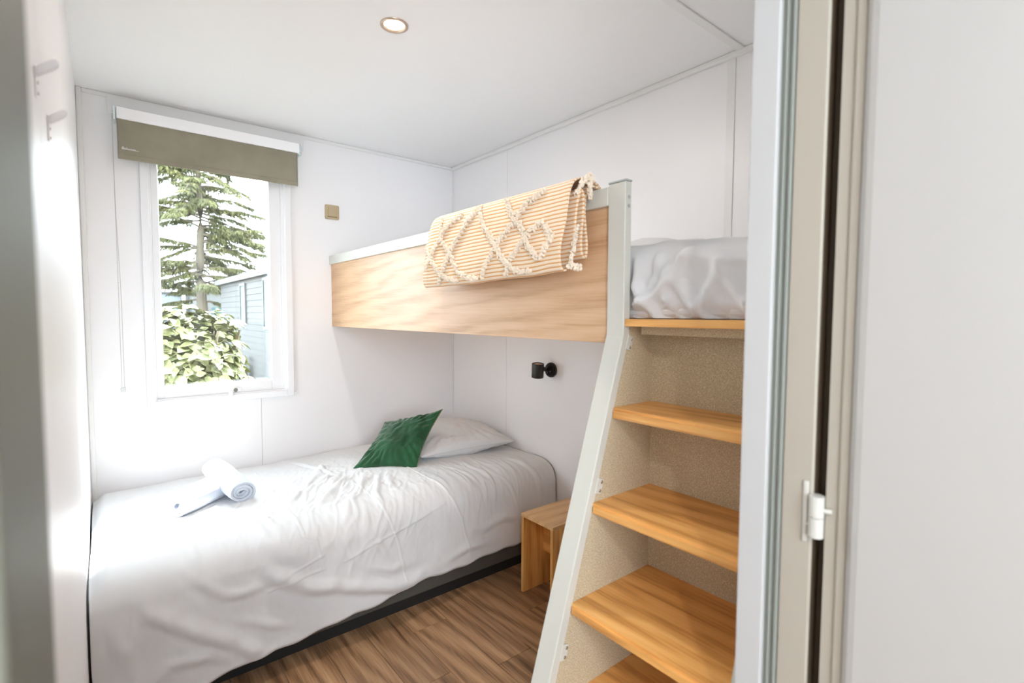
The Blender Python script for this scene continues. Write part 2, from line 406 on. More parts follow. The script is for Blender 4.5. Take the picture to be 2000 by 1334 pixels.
bmo('outer_frame', bm, M['pvc'], w1)
bm = bmesh.new(); ring(bm, -1.7325, -1.0595, .8395, 2.1105, -1.7285, -1.0635, .8435, 2.1065, -.003, .001, .001); bmo('shadow_line', bm, mat('pale_grey_shadow', (.55, .55, .55), .6), w1)  # thin grey ring painted as the shadow line round the frame
bx('sill_end_block', (-1.066, -1.050, -.018, 0, .838, .862), M['pvc'], w1, bev=.001)
bm = bmesh.new()
ring(bm, -1.704, -1.093, .868, 2.080, -1.692, -1.112, .880, 2.068, -.010, .055, .003)
bmo('inner_frame', bm, M['pvc'], w1)
bm = bmesh.new()
ring(bm, -1.693, -1.111, .879, 2.070, -1.662, -1.170, .935, 2.030, .002, .050, .004)
ring(bm, -1.668, -1.165, .930, 2.040, -1.660, -1.173, .938, 2.030, .008, .046, .003)
bmo('sash', bm, M['pvc'], w1)
bm = bmesh.new(); ring(bm, -1.664, -1.1695, .933, 2.032, -1.659, -1.1735, .9365, 2.028, .046, .051, .0005); bmo('gasket', bm, M['gasket'], w1)
bx('glass_pane', (-1.668, -1.165, .051, .055, .930, 2.035), gl, w1)
bx('glass_pane', (-1.668, -1.165, .067, .071, .930, 2.035), gl, w1)
wh_ = bpy.data.objects.new('latch', None); COL.objects.link(wh_); wh_.parent = w1; wh_.location = (-1.36+1.4, -.015, .02)
bx('latch_plate', (-1.392, -1.328, -.006, .003, .887, .905), M['white'], wh_, bev=.002)
bx('latch_lever', (-1.388, -1.370, -.034, -.004, .862, .892), M['white'], wh_, bev=.004, seg=3)
bm = bmesh.new(); cyl(bm, (-1.352, -.004, .896), (0, -1, 0), .010, .004, 24, bev=.001); o = bmo('lock_button', bm, mat('grey_lock', (.22, .22, .20), .4), wh_)
# shallow pelmet board behind the blind
struct(bx('trim_6', (-1.842, -.985, -.014, 0, 2.205, H-.004), M['trim'], bev=.002))

# roller blind
bl = empty('roller_blind', (-1.42, -.02, 1.99), 'taupe roller blind with white roll, partly lowered over the window', 'blind')
bm = bmesh.new(); cyl(bm, (-1.812, -.050, 2.190), (1, 0, 0), .027, .777, 40); o = bmo('roll', bm, M['white'], bl, label='white rolled-up back of the blind fabric')
for p in o.data.polygons: p.use_smooth = len(p.vertices) == 4
n = 60; xs = np.linspace(-1.811, -1.037, n); zs = np.linspace(1.992, 2.172, 14)
P = np.zeros((n, 14, 3)); P[..., 0] = xs[:, None]; P[..., 2] = zs[None, :]; P[..., 1] = -.0735+.0015*np.sin(xs[:, None]*23+zs[None, :]*9)
P[..., 1] += .012*ss(2.16, 2.172, zs)[None, :]*0
me = grid_mesh('fabric', P); o = link('fabric', me, M['blind'], bl, smooth=True); sm = o.modifiers.new('s', 'SOLIDIFY'); sm.thickness = .0012; sm.offset = 0
bx('hem_bar', (-1.811, -1.037, -.0770, -.0700, 1.990, 2.014), M['blind'], bl, bev=.0025)
bx('roll_front_box', (-1.8105, -1.0300, -.0840, -.022, 2.166, 2.216), M['white'], bl, bev=.001)  # white box added over the shaded roll so its front reads bright
for xx, nm in ((-1.819, 'bracket'), (-1.022, 'bracket')):
    bm = bmesh.new(); box(bm, xx-.0015-.003, xx+.0015+.003, -.072, 0, 2.160, 2.222, .001)
    if xx > -1.5: cyl(bm, (xx-.010, -.050, 2.190), (1, 0, 0), .030, .020, 30, bev=.003)
    bmo(nm, bm, M['chrome'], bl)
bm = bmesh.new(); xx = -1.796
box(bm, -1.797, -1.735, -.0762, -.0745, 2.0335, 2.0365, .0004)
for w_, h_ in ((.010, .0115), (.005, .0075), (.006, .0100), (.005, .0065), (.006, .0065), (.004, .0080), (.005, .0065), (.004, .0080), (.006, .0060)):
    box(bm, xx, xx+w_-.0012, -.0765, -.0745, 2.035, 2.034+h_, .0004); xx += w_
bmo('tag', bm, M['steel'], bl, label='small raised silver maker emblem, too small to read')
bm = bmesh.new(); zt = 2.185
def bead(c, r=.0021): bmesh.ops.create_icosphere(bm, subdivisions=1, radius=r, matrix=Matrix.Translation(c))
zc = zt
while zc > .955:
    bead((-1.8265, -.062, zc)); bead((-1.8265+.010*ss(1.9, 1.3, np.array(zc)).item(), -.040, zc)); zc -= .0058
bmo('bead_chain', bm, M['beads'], bl)
bx('chain_weight', (-1.832, -1.812, -.056, -.046, .932, .956), mat('clear_plastic', (.62, .63, .64), .2), bl, bev=.004)

# light switch
swi = empty('light_switch', (-.83, 0, 1.888), 'beige square light switch on the white wall right of the window', 'switch')
bm = bmesh.new()
def squircle(h, k, n=12, b=.003):
    pts = []
    for sx, sy, a in ((1, 1, 0), (-1, 1, 90), (-1, -1, 180), (1, -1, 270)):
        for i in range(n//2+1):
            t_ = math.radians(a+90*i/(n//2)); pts.append((sx*(h-k)+k*math.cos(t_), sy*(h-k)+k*math.sin(t_)))
    for i, (u, v) in enumerate(pts):
        pts[i] = (u*(1+b*(1-(v/h)**2)/h), v*(1+b*(1-(u/h)**2)/h))
    return pts
prism(bm, [(-.83+u, 1.888+v) for u, v in squircle(.040, .006)], 1, -.010, 0, .0025); bmo('cover_plate', bm, M['gold'], swi)
bm = bmesh.new(); pts = []
for u, v in squircle(.027, .002, 12, 0): pts.append((-.829+u*(1-.14*(1-(v/.027)**2)), 1.888+v))
prism(bm, pts, 1, -.0155, -.009, .0012); o = bmo('rocker', bm, M['gold'], swi)
bx('gap', (-.857, -.801, -.0112, -.0100, 1.8585, 1.862), mat('switch_gap', (.10, .07, .03), .6), swi)

# coat hooks on the left-hand wall
def hook(y, z, label):
    r = empty('coat_hook', (XL, y, z), label, 'hook', 'hooks on the left wall')
    bx('back_plate', (XL, XL+.003, y-.0045, y+.0045, z-.026, z+.016), M['white'], r, bev=.001)
    bm = bmesh.new(); pr = [(XL+.002, z+.000), (XL+.002, z+.016), (XL+.021, z+.030), (XL+.026, z+.029), (XL+.027, z+.021), (XL+.023, z+.016)]
    prism(bm, pr, 1, y-.0045, y+.0045, .0018); bmo('prong', bm, M['white'], r)
    for dz in (-.006, -.021):
        bm = bmesh.new(); cyl(bm, (XL+.003, y, z+dz), (1, 0, 0), .0022, .0016, 12); bmo('screw', bm, M['steel'], r)
hook(-2.02, 1.620, 'white metal coat hook on the left wall, the larger and nearer one')
hook(-1.81, 1.616, 'white metal coat hook on the left wall, the smaller one nearer the window')

# ceiling downlight
em = bpy.data.materials.new('lamp_glow'); em.use_nodes = True; b = em.node_tree.nodes['Principled BSDF']
b.inputs['Emission Color'].default_value = (1, .82, .62, 1); b.inputs['Emission Strength'].default_value = 22
def downlight(x, y, label, watts):
    dl = empty('ceiling_downlight', (x, y, H), label, 'light')
    bm = bmesh.new(); lathe(bm, [(.0475, 0), (.047, .004), (.042, .006), (.035, .003), (.033, -.002), (.033, -.010)], (x, y, H), (0, 0, -1), 48)
    bmo('trim_ring', bm, M['nickel'], dl, smooth=True)
    bm = bmesh.new(); lathe(bm, [(.034, -.0005), (.020, .0015), (.0001, .002)], (x, y, H), (0, 0, -1), 40); bmo('lens', bm, em, dl, smooth=True)
    a = area('downlight_beam', (x, y, H-.012), (0, 0, 0), .06, .06, watts, (1, .94, .89)); a.data.shape = 'DISK'
downlight(-1.078, -1.33, 'round recessed spotlight with nickel ring, glowing in the room ceiling', 2.2)
downlight(-2.3, -3.75, 'unseen round spotlight added in the hallway ceiling for fill light', 5.5)  # unseen hall lamp, added to fill the room with light

# reading lamp
rl = empty('reading_lamp', (0, -.994, 1.0), 'small black cylinder reading lamp on the white wall under the bunk', 'lamp')
c0 = Vector((0, -.994, 1.0))
bm = bmesh.new(); cyl(bm, c0, (-1, 0, 0), .040, .014, 48, bev=.002); cyl(bm, c0+Vector((-.013, 0, 0)), (-1, 0, 0), .036, .010, 48, bev=.003); bmo('wall_plate', bm, M['black'], rl)
bm = bmesh.new(); cyl(bm, c0+Vector((-.022, .012, .006)), (-1, .08, 0), .012, .045, 24, bev=.001); bmo('arm', bm, M['black'], rl)
bm = bmesh.new(); cyl(bm, c0+Vector((-.023, -.012, -.006)), (-1, 0, 0), .0042, .003, 16); bmo('screw', bm, M['steel'], rl)
bm = bmesh.new(); cyl(bm, c0+Vector((-.023, .006, -.022)), (-1, 0, 0), .006, .003, 16); bmo('push_button', bm, M['black'], rl)
tilt = Vector((-.05, -.10, 1)).normalized(); sc_ = c0+Vector((-.082, .024, .0))
bm = bmesh.new(); rr = lathe(bm, [(.0001, .002), (.026, 0), (.0315, .002), (.0325, .004), (.0325, .076), (.0318, .078), (.0290, .078), (.0285, .074), (.0285, .060)], sc_-tilt*.040, tilt, 48); bmo('shade', bm, M['black'], rl, smooth=True)
bm = bmesh.new(); cyl(bm, sc_+tilt*.030, tilt, .0283, .004, 40); bmo('diffuser', bm, M['pale'], rl)
bm = bmesh.new(); cyl(bm, sc_+Vector((.030, -.012, -.030)), (0, 0, -1), .0016, .026, 10); bmo('pull_rod', bm, M['chrome'], rl)

# ------------------------------------------------------------------ bunk bed with ladder shelves
XP = -.85
bb = empty('bunk_bed', (XP, -1.3, 0), 'upper bunk bed with oak side panel, greige metal ladder post and oak shelf steps', 'bed')
bx('side_panel', (-.838, -.816, -2.097, -.001, 1.225, 1.592), M['glare_washed_oak'], bb, bev=.001)
bx('guard_rail', (XP, -.810, -2.095, -.001, 1.585, 1.634), M['sage'], bb, bev=.003, seg=3, label='greige metal top rail')
def lean(z): return XP-(1.25-z)*.31 if z < 1.25 else XP
def post(y0, y1, name='ladder_post'):
    D = .026
    bm = bmesh.new(); prism(bm, [(XP, 1.640), (XP, 1.25), (lean(0), .0), (lean(0)+D*1.04, .0), (XP+D, 1.246), (XP+D, 1.640)], 1, y0, y1, .0028, 3)
    o = bmo(name, bm, M['sage'], bb, label='greige metal post bent outward as the ladder leg')
    c = bx('end_cap', (XP-.0005, XP+D+.0005, y0-.0005, y1+.0005, 1.6395, 1.645), M['cap'], o, bev=.0018)
    for z in (1.600, 1.578):
        bm = bmesh.new(); cyl(bm, (XP+.014, y0+.0003, z), (0, -1, 0), .005, .0012, 16); cyl(bm, (XP+.014, y0-.0008, z), (0, -1, 0), .0030, .0010, 8); bmo('bolt', bm, M['cap'], o)
    return o
post(-2.152, -2.095); post(-2.594, -2.552)
XB = -.725
# bed deck and mattress base
bm = bmesh.new(); box(bm, XP+.004, -.02, -2.594, -2.1525, 1.271, 1.290, .001); box(bm, -.815, -.02, -2.1525, -.01, 1.271, 1.290); bmo('bed_deck', bm, M['oak_y'], bb)
bx('deck_support', (-.800, -.780, -2.55, -2.17, 1.250, 1.271), M['board'], bb)
# woven board side and back of the ladder cupboard
bm = bmesh.new(); prism(bm, [(XP+.030, 1.270), (lean(0)+.03, .0), (-.705, .0), (-.705, 1.270)], 1, -2.150, -2.132); bmo('side_board', bm, M['board'], bb, label='beige woven-look side board of the ladder cupboard')
bx('back_board', (XB, XB+.02, -2.594, -2.150, 0, 1.270), M['board'], bb, label='beige woven-look back board of the ladder cupboard')
for zt_ in (1.065, .835, .605, .375, .145):
    xf = lean(zt_-.014)+.020
    bm = bmesh.new(); box(bm, xf, XB, -2.594, -2.1505, zt_-.027, zt_)
    es = [e for e in bm.edges if all(abs(v.co.x-xf) < 1e-5 for v in e.verts) or all(abs(v.co.y+2.1505) < 1e-5 and v.co.x < XP for v in e.verts) and False]
    bmesh.ops.bevel(bm, geom=es, offset=.006, segments=4, affect='EDGES')
    bmo('step_shelf', bm, M['oak_y'], bb)
for zc in (1.228, .873, .493):
    xc = lean(zc)+.031
    dx, dz = -.31*.018/1.047, -.018/1.047
    bm = bmesh.new()
    pr = []
    for i in range(9):
        a_ = math.radians(90-180*i/8); pr.append((xc+.004+.008*math.cos(a_)-.31*.013*-1, zc+.013+.008*math.sin(a_)))
    pr2 = []
    ux, uz = .296, .955      # direction up the post
    px_, pz_ = .955, -.296   # away from the post
    out = []
    for s_, a0 in ((1, 90), (-1, 0)):
        for i in range(6):
            a_ = math.radians(a0-90*i/5); u_ = math.sin(a_); w_ = math.cos(a_)
            cu = s_*.013; cw = .006
            out.append((xc+ux*(cu+.006*u_)+px_*(cw+.006*w_), zc+uz*(cu+.006*u_)+pz_*(cw+.006*w_)))
    out += [(xc-ux*.019-px_*.010, zc-uz*.019-pz_*.010), (xc+ux*.019-px_*.010, zc+uz*.019-pz_*.010)]
    prism(bm, out, 1, -2.1535, -2.1500, .0006, 1); br = bmo('bracket', bm, M['sage'], bb)
    for s_ in (1, -1):
        cx_, cz_ = xc+ux*s_*.011+px_*.0045, zc+uz*s_*.011+pz_*.0045
        bm = bmesh.new(); cyl(bm, (cx_, -2.1535, cz_), (0, -1, 0), .0040, .0022, 18, bev=.0008); cyl(bm, (cx_, -2.1557, cz_), (0, -1, 0), .0015, .0006, 8); bmo('bolt', bm, M['steel'], br)
mt = empty('upper_mattress', (-.4, -1.3, 1.29), 'white mattress on the upper bunk under its duvet', 'mattress')
bx('cover', (-.808, -.03, -2.58, -.03, 1.2902, 1.395), M['linen'], mt, bev=.02, seg=4)
# duvet of the upper bunk
nu, nv = 260, 130
u = np.linspace(0, 1, nu)[:, None]*np.ones((1, nv)); v = np.ones((nu, 1))*np.linspace(0, 1, nv)[None, :]
Y = -2.585+2.56*u
L_ = v*1.02                                    # arclength from the wall side to the front lower hem
top = .70
zt2 = 1.492-.022*ss(-2.2, -2.55, Y)
X = np.where(L_ < top, -.03-L_, 0); Z = np.where(L_ < top, zt2, 0)
a_ = np.clip((L_-top)/.14, 0, 1)
X = np.where(L_ >= top, -.73-.092*np.sin(a_*math.pi/2), X); Z = np.where(L_ >= top, zt2-.075*(1-np.cos(a_*math.pi/2)), Z)
d_ = np.clip(L_-top-.14, 0, None); Z = Z-d_*.72; X = X+d_*.06
infr = ss(-2.12, -2.17, Y)
front = ss(top-.02, top+.12, L_)
P = np.stack([X, Y, Z], -1); F = P.reshape(-1, 3)
n1 = fnoise(F*np.array([1, 1, 1]), 2.6, 3).reshape(X.shape); n2 = fnoise(F*np.array([1, 2.0, .6]), 7, 5).reshape(X.shape)
disp = .010*n1+.006*n2
# diagonal pulled folds on the front
s_ = (Y+2.36)*1.0-(Z-1.30)*.75
fold = np.maximum(0, np.sin(s_*95+3*n1))**2*ss(1.44, 1.33, Z)*.007+np.maximum(0, np.sin(s_*47+2*n1+1))**1.5*ss(1.47, 1.36, Z)*.011
big = np.zeros_like(X)
for poly, A_, w_ in (([(-2.165, 1.325), (-2.225, 1.35), (-2.285, 1.40), (-2.31, 1.45)], .018, .012), ([(-2.205, 1.36), (-2.228, 1.40), (-2.232, 1.45)], .014, .008), ([(-2.26, 1.34), (-2.25, 1.39), (-2.27, 1.42)], .014, .010),
                   ([(-2.30, 1.445), (-2.40, 1.425), (-2.50, 1.42), (-2.58, 1.425)], .012, .014), ([(-2.40, 1.42), (-2.37, 1.36), (-2.33, 1.31)], .012, .014), ([(-2.52, 1.42), (-2.48, 1.36), (-2.45, 1.31)], .010, .010)):
    dd, sd_ = seg_dist(Y, Z, poly); big += A_*np.exp(-(dd/w_)**2)
X = X-(fold+big)*front*infr-disp*front*.7*infr+.012*ss(1.33, 1.30, Z)*front
X = np.where(Y > -2.156, np.maximum(X, -.812), X); 
Z = Z+disp*(1-front)+.065*np.exp(-((X+.45)**2/.03+(Y+1.95)**2/.03))+.0*X
Z = np.maximum(Z, 1.2925)
P = np.stack([X, Y, Z], -1); me = grid_mesh('upper_duvet', P)
o = link('upper_duvet', me, M['linen'], None, smooth=True, origin=(-.4, -1.3, 1.4)); o['label'] = 'white crumpled duvet on the upper bunk, behind the ladder post'; o['category'] = 'duvet'

# ------------------------------------------------------------------ lower bed
lb = empty('single_bed', (-1.0, -.5, 0), 'low single bed with dark grey base along the window wall', 'bed')
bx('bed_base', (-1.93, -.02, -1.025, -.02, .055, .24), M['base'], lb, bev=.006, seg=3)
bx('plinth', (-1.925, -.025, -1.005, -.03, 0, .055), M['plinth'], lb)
bx('mattress', (-1.935, -.015, -1.03, -.012, .24, .43), M['linen'], lb, bev=.03, seg=4)
XR = -.012
nu, nv = 560, 380
x = np.linspace(-1.944, XR, nu)[:, None]*np.ones((1, nv))
hem = np.interp(x[:, :1], [-1.944, -1.75, -1.60, -1.45, -1.3, -1.1, -.95, -.8, -.6, -.4, -.2, XR], [1.40, 1.40, 1.388, 1.37, 1.365, 1.352, 1.335, 1.325, 1.330, 1.330, 1.322, 1.31])
hem = hem+.004*np.sin(x[:, :1]*17)+.003*np.sin(x[:, :1]*41+1)
s = np.linspace(0, 1, nv)[None, :]*(hem-.012)+.012
yf = np.interp(x, [-1.95, -1.6, -1.1, -.6, 0], [1.085, 1.085, 1.075, 1.055, 1.035])
zt3 = .485+.012*ss(-1.2, -.5, x)+.012*np.exp(-((x+.6)/.5)**2)
Y = -s; Z = zt3+0*s
zc0 = .905; R0 = .15
a_ = np.clip((s-zc0)/(R0), 0, 1)
# Bezier round the top edge
bxx = (1-a_)**2*zc0+2*(1-a_)*a_*(yf-.012)+a_**2*yf
bzz = (1-a_)**2*zt3+2*(1-a_)*a_*(zt3+.0)+a_**2*(.415)
Y = np.where(s > zc0, -bxx, Y); Z = np.where(s > zc0, bzz, Z)
d_ = np.clip(s-(zc0+R0), 0, None)
Z = Z-d_; Y = Y-d_*.06
# soft drop to the window wall and at the foot / head end
Z = Z-.045*ss(.10, .0, s)-.03*ss(-1.90, -1.944, x)*ss(1.1, .9, s)
Z = Z-.0*x
P = np.stack([x, Y, Z], -1)
du = np.gradient(P, axis=0); dv = np.gradient(P, axis=1); N = np.cross(du, dv); N /= np.linalg.norm(N, axis=-1, keepdims=True)+1e-9
N = np.where((N[..., 2:3]*1-N[..., 1:2]) < 0, -N, N)
Q = np.stack([x, s, 0*x], -1).reshape(-1, 3)
n1 = fnoise(Q, 1.1, 11, 3).reshape(x.shape); n2 = fnoise(Q*np.array([1.0, .55, 1]), 4.5, 12, 3).reshape(x.shape); n3 = fnoise(Q*np.array([1.6, .7, 1]), 13, 13, 2).reshape(x.shape)
h = .016*n1+.0045*n2+.0010*n3
CR = [  # (points, height, width) traced creases; wide = soft fold, narrow = seam
 ([(-1.313, .224), (-1.319, .731), (-1.326, 1.0), (-1.29, 1.023), (-1.267, 1.148)], .0050, .0075),
 ([(-1.826, 1.025), (-1.794, 1.101), (-1.708, 1.178), (-1.575, 1.288), (-1.481, 1.365), (-1.399, 1.376)], .017, .026),
 ([(-1.527, .98), (-1.435, 1.014), (-1.31, 1.102)], .016, .032),
 ([(-1.517, 1.025), (-1.437, 1.104), (-1.322, 1.181), (-1.229, 1.209), (-1.096, 1.262), (-.971, 1.300), (-.893, 1.305), (-.811, 1.29)], .019, .024),
 ([(-1.713, 1.0), (-1.664, 1.045), (-1.596, 1.116), (-1.529, 1.127), (-1.446, 1.118)], .010, .016),
 ([(-1.186, 1.127), (-1.057, 1.092), (-.905, 1.066), (-.715, 1.025)], .0055, .0075),
 ([(-.692, .637), (-.693, .909), (-.68, 1.0), (-.633, 1.107), (-.588, 1.30)], .0055, .0075),
 ([(-.386, .95), (-.35, 1.0), (-.314, 1.064), (-.284, 1.196)], .0045, .008),
 ([(-.991, .674), (-.993, .928), (-.996, 1.003), (-.958, 1.127), (-.929, 1.293)], .0050, .0075),
 ([(-1.132, .105), (-1.047, .347), (-1.013, .581)], .008, .012),
 ([(-.974, .289), (-1.173, .594), (-1.31, .768)], .011, .020), ([(-.934, .542), (-1.105, .734), (-1.253, .918)], .011, .018),
 ([(-.874, .59), (-1.057, .853), (-1.194, 1.018)], .012, .018), ([(-.851, .659), (-.978, .916), (-1.025, 1.0)], .009, .014),
 ([(-.80, .66), (-.86, .80), (-.89, .95)], .008, .014), ([(-.93, .45), (-1.00, .40), (-1.10, .38)], .009, .016), ([(-.95, .50), (-1.08, .56), (-1.2, .66)], .007, .010),
 ([(-.55, .72), (-.52, .85), (-.50, 1.02)], .005, .010), ([(-.42, .74), (-.44, .86), (-.42, 1.0)], .006, .012), ([(-.20, .80), (-.17, .93), (-.13, 1.08), (-.12, 1.2)], .007, .016),
 ([(-1.462, .752), (-1.417, .886), (-1.391, 1.0)], .008, .014), ([(-1.50, .70), (-1.47, .86), (-1.44, .98)], .006, .012),
 ([(-1.797, 1.334), (-1.755, 1.285), (-1.656, 1.294), (-1.55, 1.36)], .013, .020), ([(-1.668, .718), (-1.67, .886), (-1.669, 1.0)], .005, .012),
 ([(-1.57, 1.203), (-1.466, 1.262), (-1.343, 1.319)], .010, .018), ([(-1.124, 1.162), (-.993, 1.225), (-.85, 1.226)], .009, .018),
 ([(-1.18, 1.04), (-1.16, 1.14), (-1.19, 1.23)], .005, .008), ([(-1.10, 1.02), (-1.04, 1.10), (-.99, 1.19)], .005, .009),
 ([(-.62, 1.15), (-.50, 1.19), (-.38, 1.17), (-.25, 1.2)], .008, .02), ([(-.75, 1.28), (-.6, 1.25), (-.45, 1.27)], .008, .018), ([(-1.90, 1.06), (-1.88, 1.16), (-1.84, 1.30)], .010, .02),
 ([(-1.44, 1.125), (-1.35, 1.10), (-1.27, 1.08)], .004, .007), ([(-1.46, 1.15), (-1.36, 1.135), (-1.27, 1.13)], .0035, .007),
]
wx = x+.007*fnoise(Q, 4, 51, 2).reshape(x.shape); ws = s+.007*fnoise(Q, 4, 52, 2).reshape(x.shape)
amp = .75+.5*fnoise(Q, 5, 54, 2).reshape(x.shape)
for poly, A_, w_ in CR:
    seam = w_ < .0079
    dd, sd_ = seg_dist(x if seam else wx, s if seam else ws, poly)
    p0, p1 = poly[0], poly[-1]
    fade = np.clip(np.minimum(np.hypot(x-p0[0], s-p0[1]), np.hypot(x-p1[0], s-p1[1]))/.12, .15, 1)
    w2 = w_*.55 if seam else w_*.95
    k_ = .0022/A_ if seam else 1.25*fade*amp
    h = h+k_*A_*(np.exp(-(dd/w2)**2)+.30*np.exp(-(dd/(2.8*w2))**2)-.5*np.exp(-((sd_-1.6*w2)/(1.2*w2))**2)*np.exp(-(dd/(2.6*w2))**2))
# many small sharp wrinkles where the cloth is rucked up between the towels and the cushion
ruck = np.exp(-(((x+1.10)/.33)**2+((s-.72)/.34)**2))
th1 = fnoise(np.stack([(x*.80+s*.60)*1.0, (s*.80-x*.60)*.30, 0*x], -1).reshape(-1, 3), 9.5, 61, 2).reshape(x.shape)
h = h+ruck*.0085*(1-np.abs(th1)*2.2).clip(0, 1)**2
ruck2 = np.exp(-(((x+.45)/.28)**2+((s-.90)/.20)**2))
th2 = fnoise(np.stack([x*1.0+s*.15, s*.22, 0*x], -1).reshape(-1, 3), 8, 62, 2).reshape(x.shape)
h = h+ruck2*.006*(1-np.abs(th2)*2.2).clip(0, 1)**2
rs_ = ss(1.02, 1.12, s)*ss(-.5, -.9, x)
th3 = fnoise(np.stack([x*.35+s*.45, s*1.0-x*.30, 0*x], -1).reshape(-1, 3), 2.4, 63, 1).reshape(x.shape)
h = h+rs_*.007*(1-np.abs(th3)*1.5).clip(0, 1)**1.5
h = h*ss(0, .08, s)
h = h-.012*ss(.012, 0, hem-s-.0)*(1)          # curl the hem under
P = P+N*h[..., None]
P[..., 0] = np.clip(P[..., 0], -1.9485, -.002); P[..., 1] = np.minimum(P[..., 1], -.002)
sag = ss(1.2, 1.4, s)*ss(-1.93, -1.95, x)*.01; P[..., 0] += sag
DUV = P
me = grid_mesh('duvet', P)
o = link('duvet', me, M['linen'], None, smooth=True, origin=(-1.0, -.5, .43)); o['label'] = 'white wrinkled duvet spread over the low bed, hanging down its front'; o['category'] = 'duvet'
sm = o.modifiers.new('s', 'SOLIDIFY'); sm.thickness = .006; sm.offset = -1
def duvet_z(px, py):
    d = (DUV[..., 0]-px)**2+(DUV[..., 1]-py)**2; return float(DUV[..., 2].ravel()[np.argmin(d)])

# ------------------------------------------------------------------ pillow, cushion, towels
def cushion(name, A, B, C, D, th, mats, pull=.07, n=70, wr=.004, seed=1, power=.5, edge=.35):
    """A,B,C,D corners in order; th thickness; returns a closed two-sided cushion"""
    A, B, C, D = [np.array(q, float) for q in (A, B, C, D)]
    nrm = np.cross(B-A, D-A); nrm /= np.linalg.norm(nrm)
    g = np.linspace(-1, 1, n); U, V = np.meshgrid(g, g, indexing='ij')
    U = np.sin(U*math.pi/2*.999)*.5+U*.5; V = np.sin(V*math.pi/2*.999)*.5+V*.5
    u2 = U*(1-pull*(1-V**2)*np.abs(U)); v2 = V*(1-pull*(1-U**2)*np.abs(V))
    a, b = (u2+1)/2, (v2+1)/2
    P0 = ((1-a)*(1-b))[..., None]*A+(a*(1-b))[..., None]*B+(a*b)[..., None]*C+((1-a)*b)[..., None]*D
    prof = np.clip((1-U**2)*(1-V**2), 0, 1)**power
    prof = prof*(1-edge*(np.abs(U)*np.abs(V))**1.5)
    Pf = P0.reshape(-1, 3)
    out = []
    for sgn in (1, -1):
        nz = fnoise(Pf, 6, seed+(sgn > 0), 3).reshape(U.shape); nf = fnoise(Pf, 16, seed+9+(sgn > 0), 2).reshape(U.shape)
        # radial pulls towards the corners and edges
        ang = np.arctan2(V, U); rad = np.hypot(U, V)
        rip = np.sin(ang*26+nz*5)*np.clip(rad-.55, 0, 1)*1.3
        hh = th*prof+ (wr*nz*1.8+wr*.7*nf+wr*rip*(1+.6*nz))*np.clip(prof*2.2, 0, 1)
        out.append(P0+nrm*(sgn*hh)[..., None])
    me = bpy.data.meshes.new(name); idx = np.arange(n*n).reshape(n, n)
    f1 = np.stack([idx[:-1, :-1], idx[1:, :-1], idx[1:, 1:], idx[:-1, 1:]], -1).reshape(-1, 4); f2 = f1[:, ::-1]+n*n
    me.from_pydata(np.concatenate([out[0].reshape(-1, 3), out[1].reshape(-1, 3)]).tolist(), [], np.concatenate([f1, f2]).tolist())
    bm = bmesh.new(); bm.from_mesh(me); bmesh.ops.remove_doubles(bm, verts=bm.verts, dist=.0002); bmesh.ops.recalc_face_normals(bm, faces=bm.faces); bm.to_mesh(me); bm.free()
    edgeloop = [P0[i, 0] for i in range(n)]+[P0[-1, j] for j in range(n)]+[P0[i, -1] for i in range(n-1, -1, -1)]+[P0[0, j] for j in range(n-1, -1, -1)]
    return me, edgeloop
me, _ = cushion('pillow', (-.610, -.650, .548), (-.030, -.722, .560), (-.035, -.20, .600), (-.60, -.16, .59), .088, None, pull=.08, wr=.0050, seed=21, power=.40, edge=.5)
o = link('pillow', me, M['linen'], None, smooth=True, origin=(-.32, -.4, .5)); o['label'] = 'plump white pillow at the head of the low bed, behind the green cushion'; o['category'] = 'pillow'
gc = empty('green_cushion', (-.70, -.52, .5), 'dark green square cushion leaning on the white pillow', 'cushion')
gA, gB, gC, gD = (-.925, -.500, .507), (-.660, -.690, .504), (-.430, -.570, .772), (-.665, -.330, .690)
me, ed = cushion('cover', gA, gB, gC, gD, .062, None, pull=.12, wr=.0085, seed=33, power=.55, edge=.35, n=110)
link('cover', me, M['green'], gc, smooth=True)
def tube(bm, pts, r, seg=6, closed=False, jit=0):
    n = len(pts); pts = [Vector(p) for p in pts]; prev = None; rings = []
    for i, p in enumerate(pts):
        a = pts[max(i-1, 0)]; b = pts[min(i+1, n-1)]; t_ = (b-a)
        if t_.length < 1e-7: t_ = Vector((0, 0, 1))
        t_.normalize(); q = t_.to_track_quat('Z', 'Y').to_matrix(); rr = r*(1+random.uniform(-jit, jit)) if not isinstance(r, (list, tuple)) else r[i]
        rings.append([bm.verts.new(p+q@Vector((rr*math.cos(2*math.pi*k/seg), rr*math.sin(2*math.pi*k/seg), 0))) for k in range(seg)])
    for a, b in zip(rings, rings[1:]):
        for k in range(seg): bm.faces.new((a[k], a[(k+1) % seg], b[(k+1) % seg], b[k]))
bm = bmesh.new(); tube(bm, ed[70:300:2], .0022, 5, jit=.5); bmo('piping', bm, M['green_trim'], gc, label='gold-green piping along the seam')

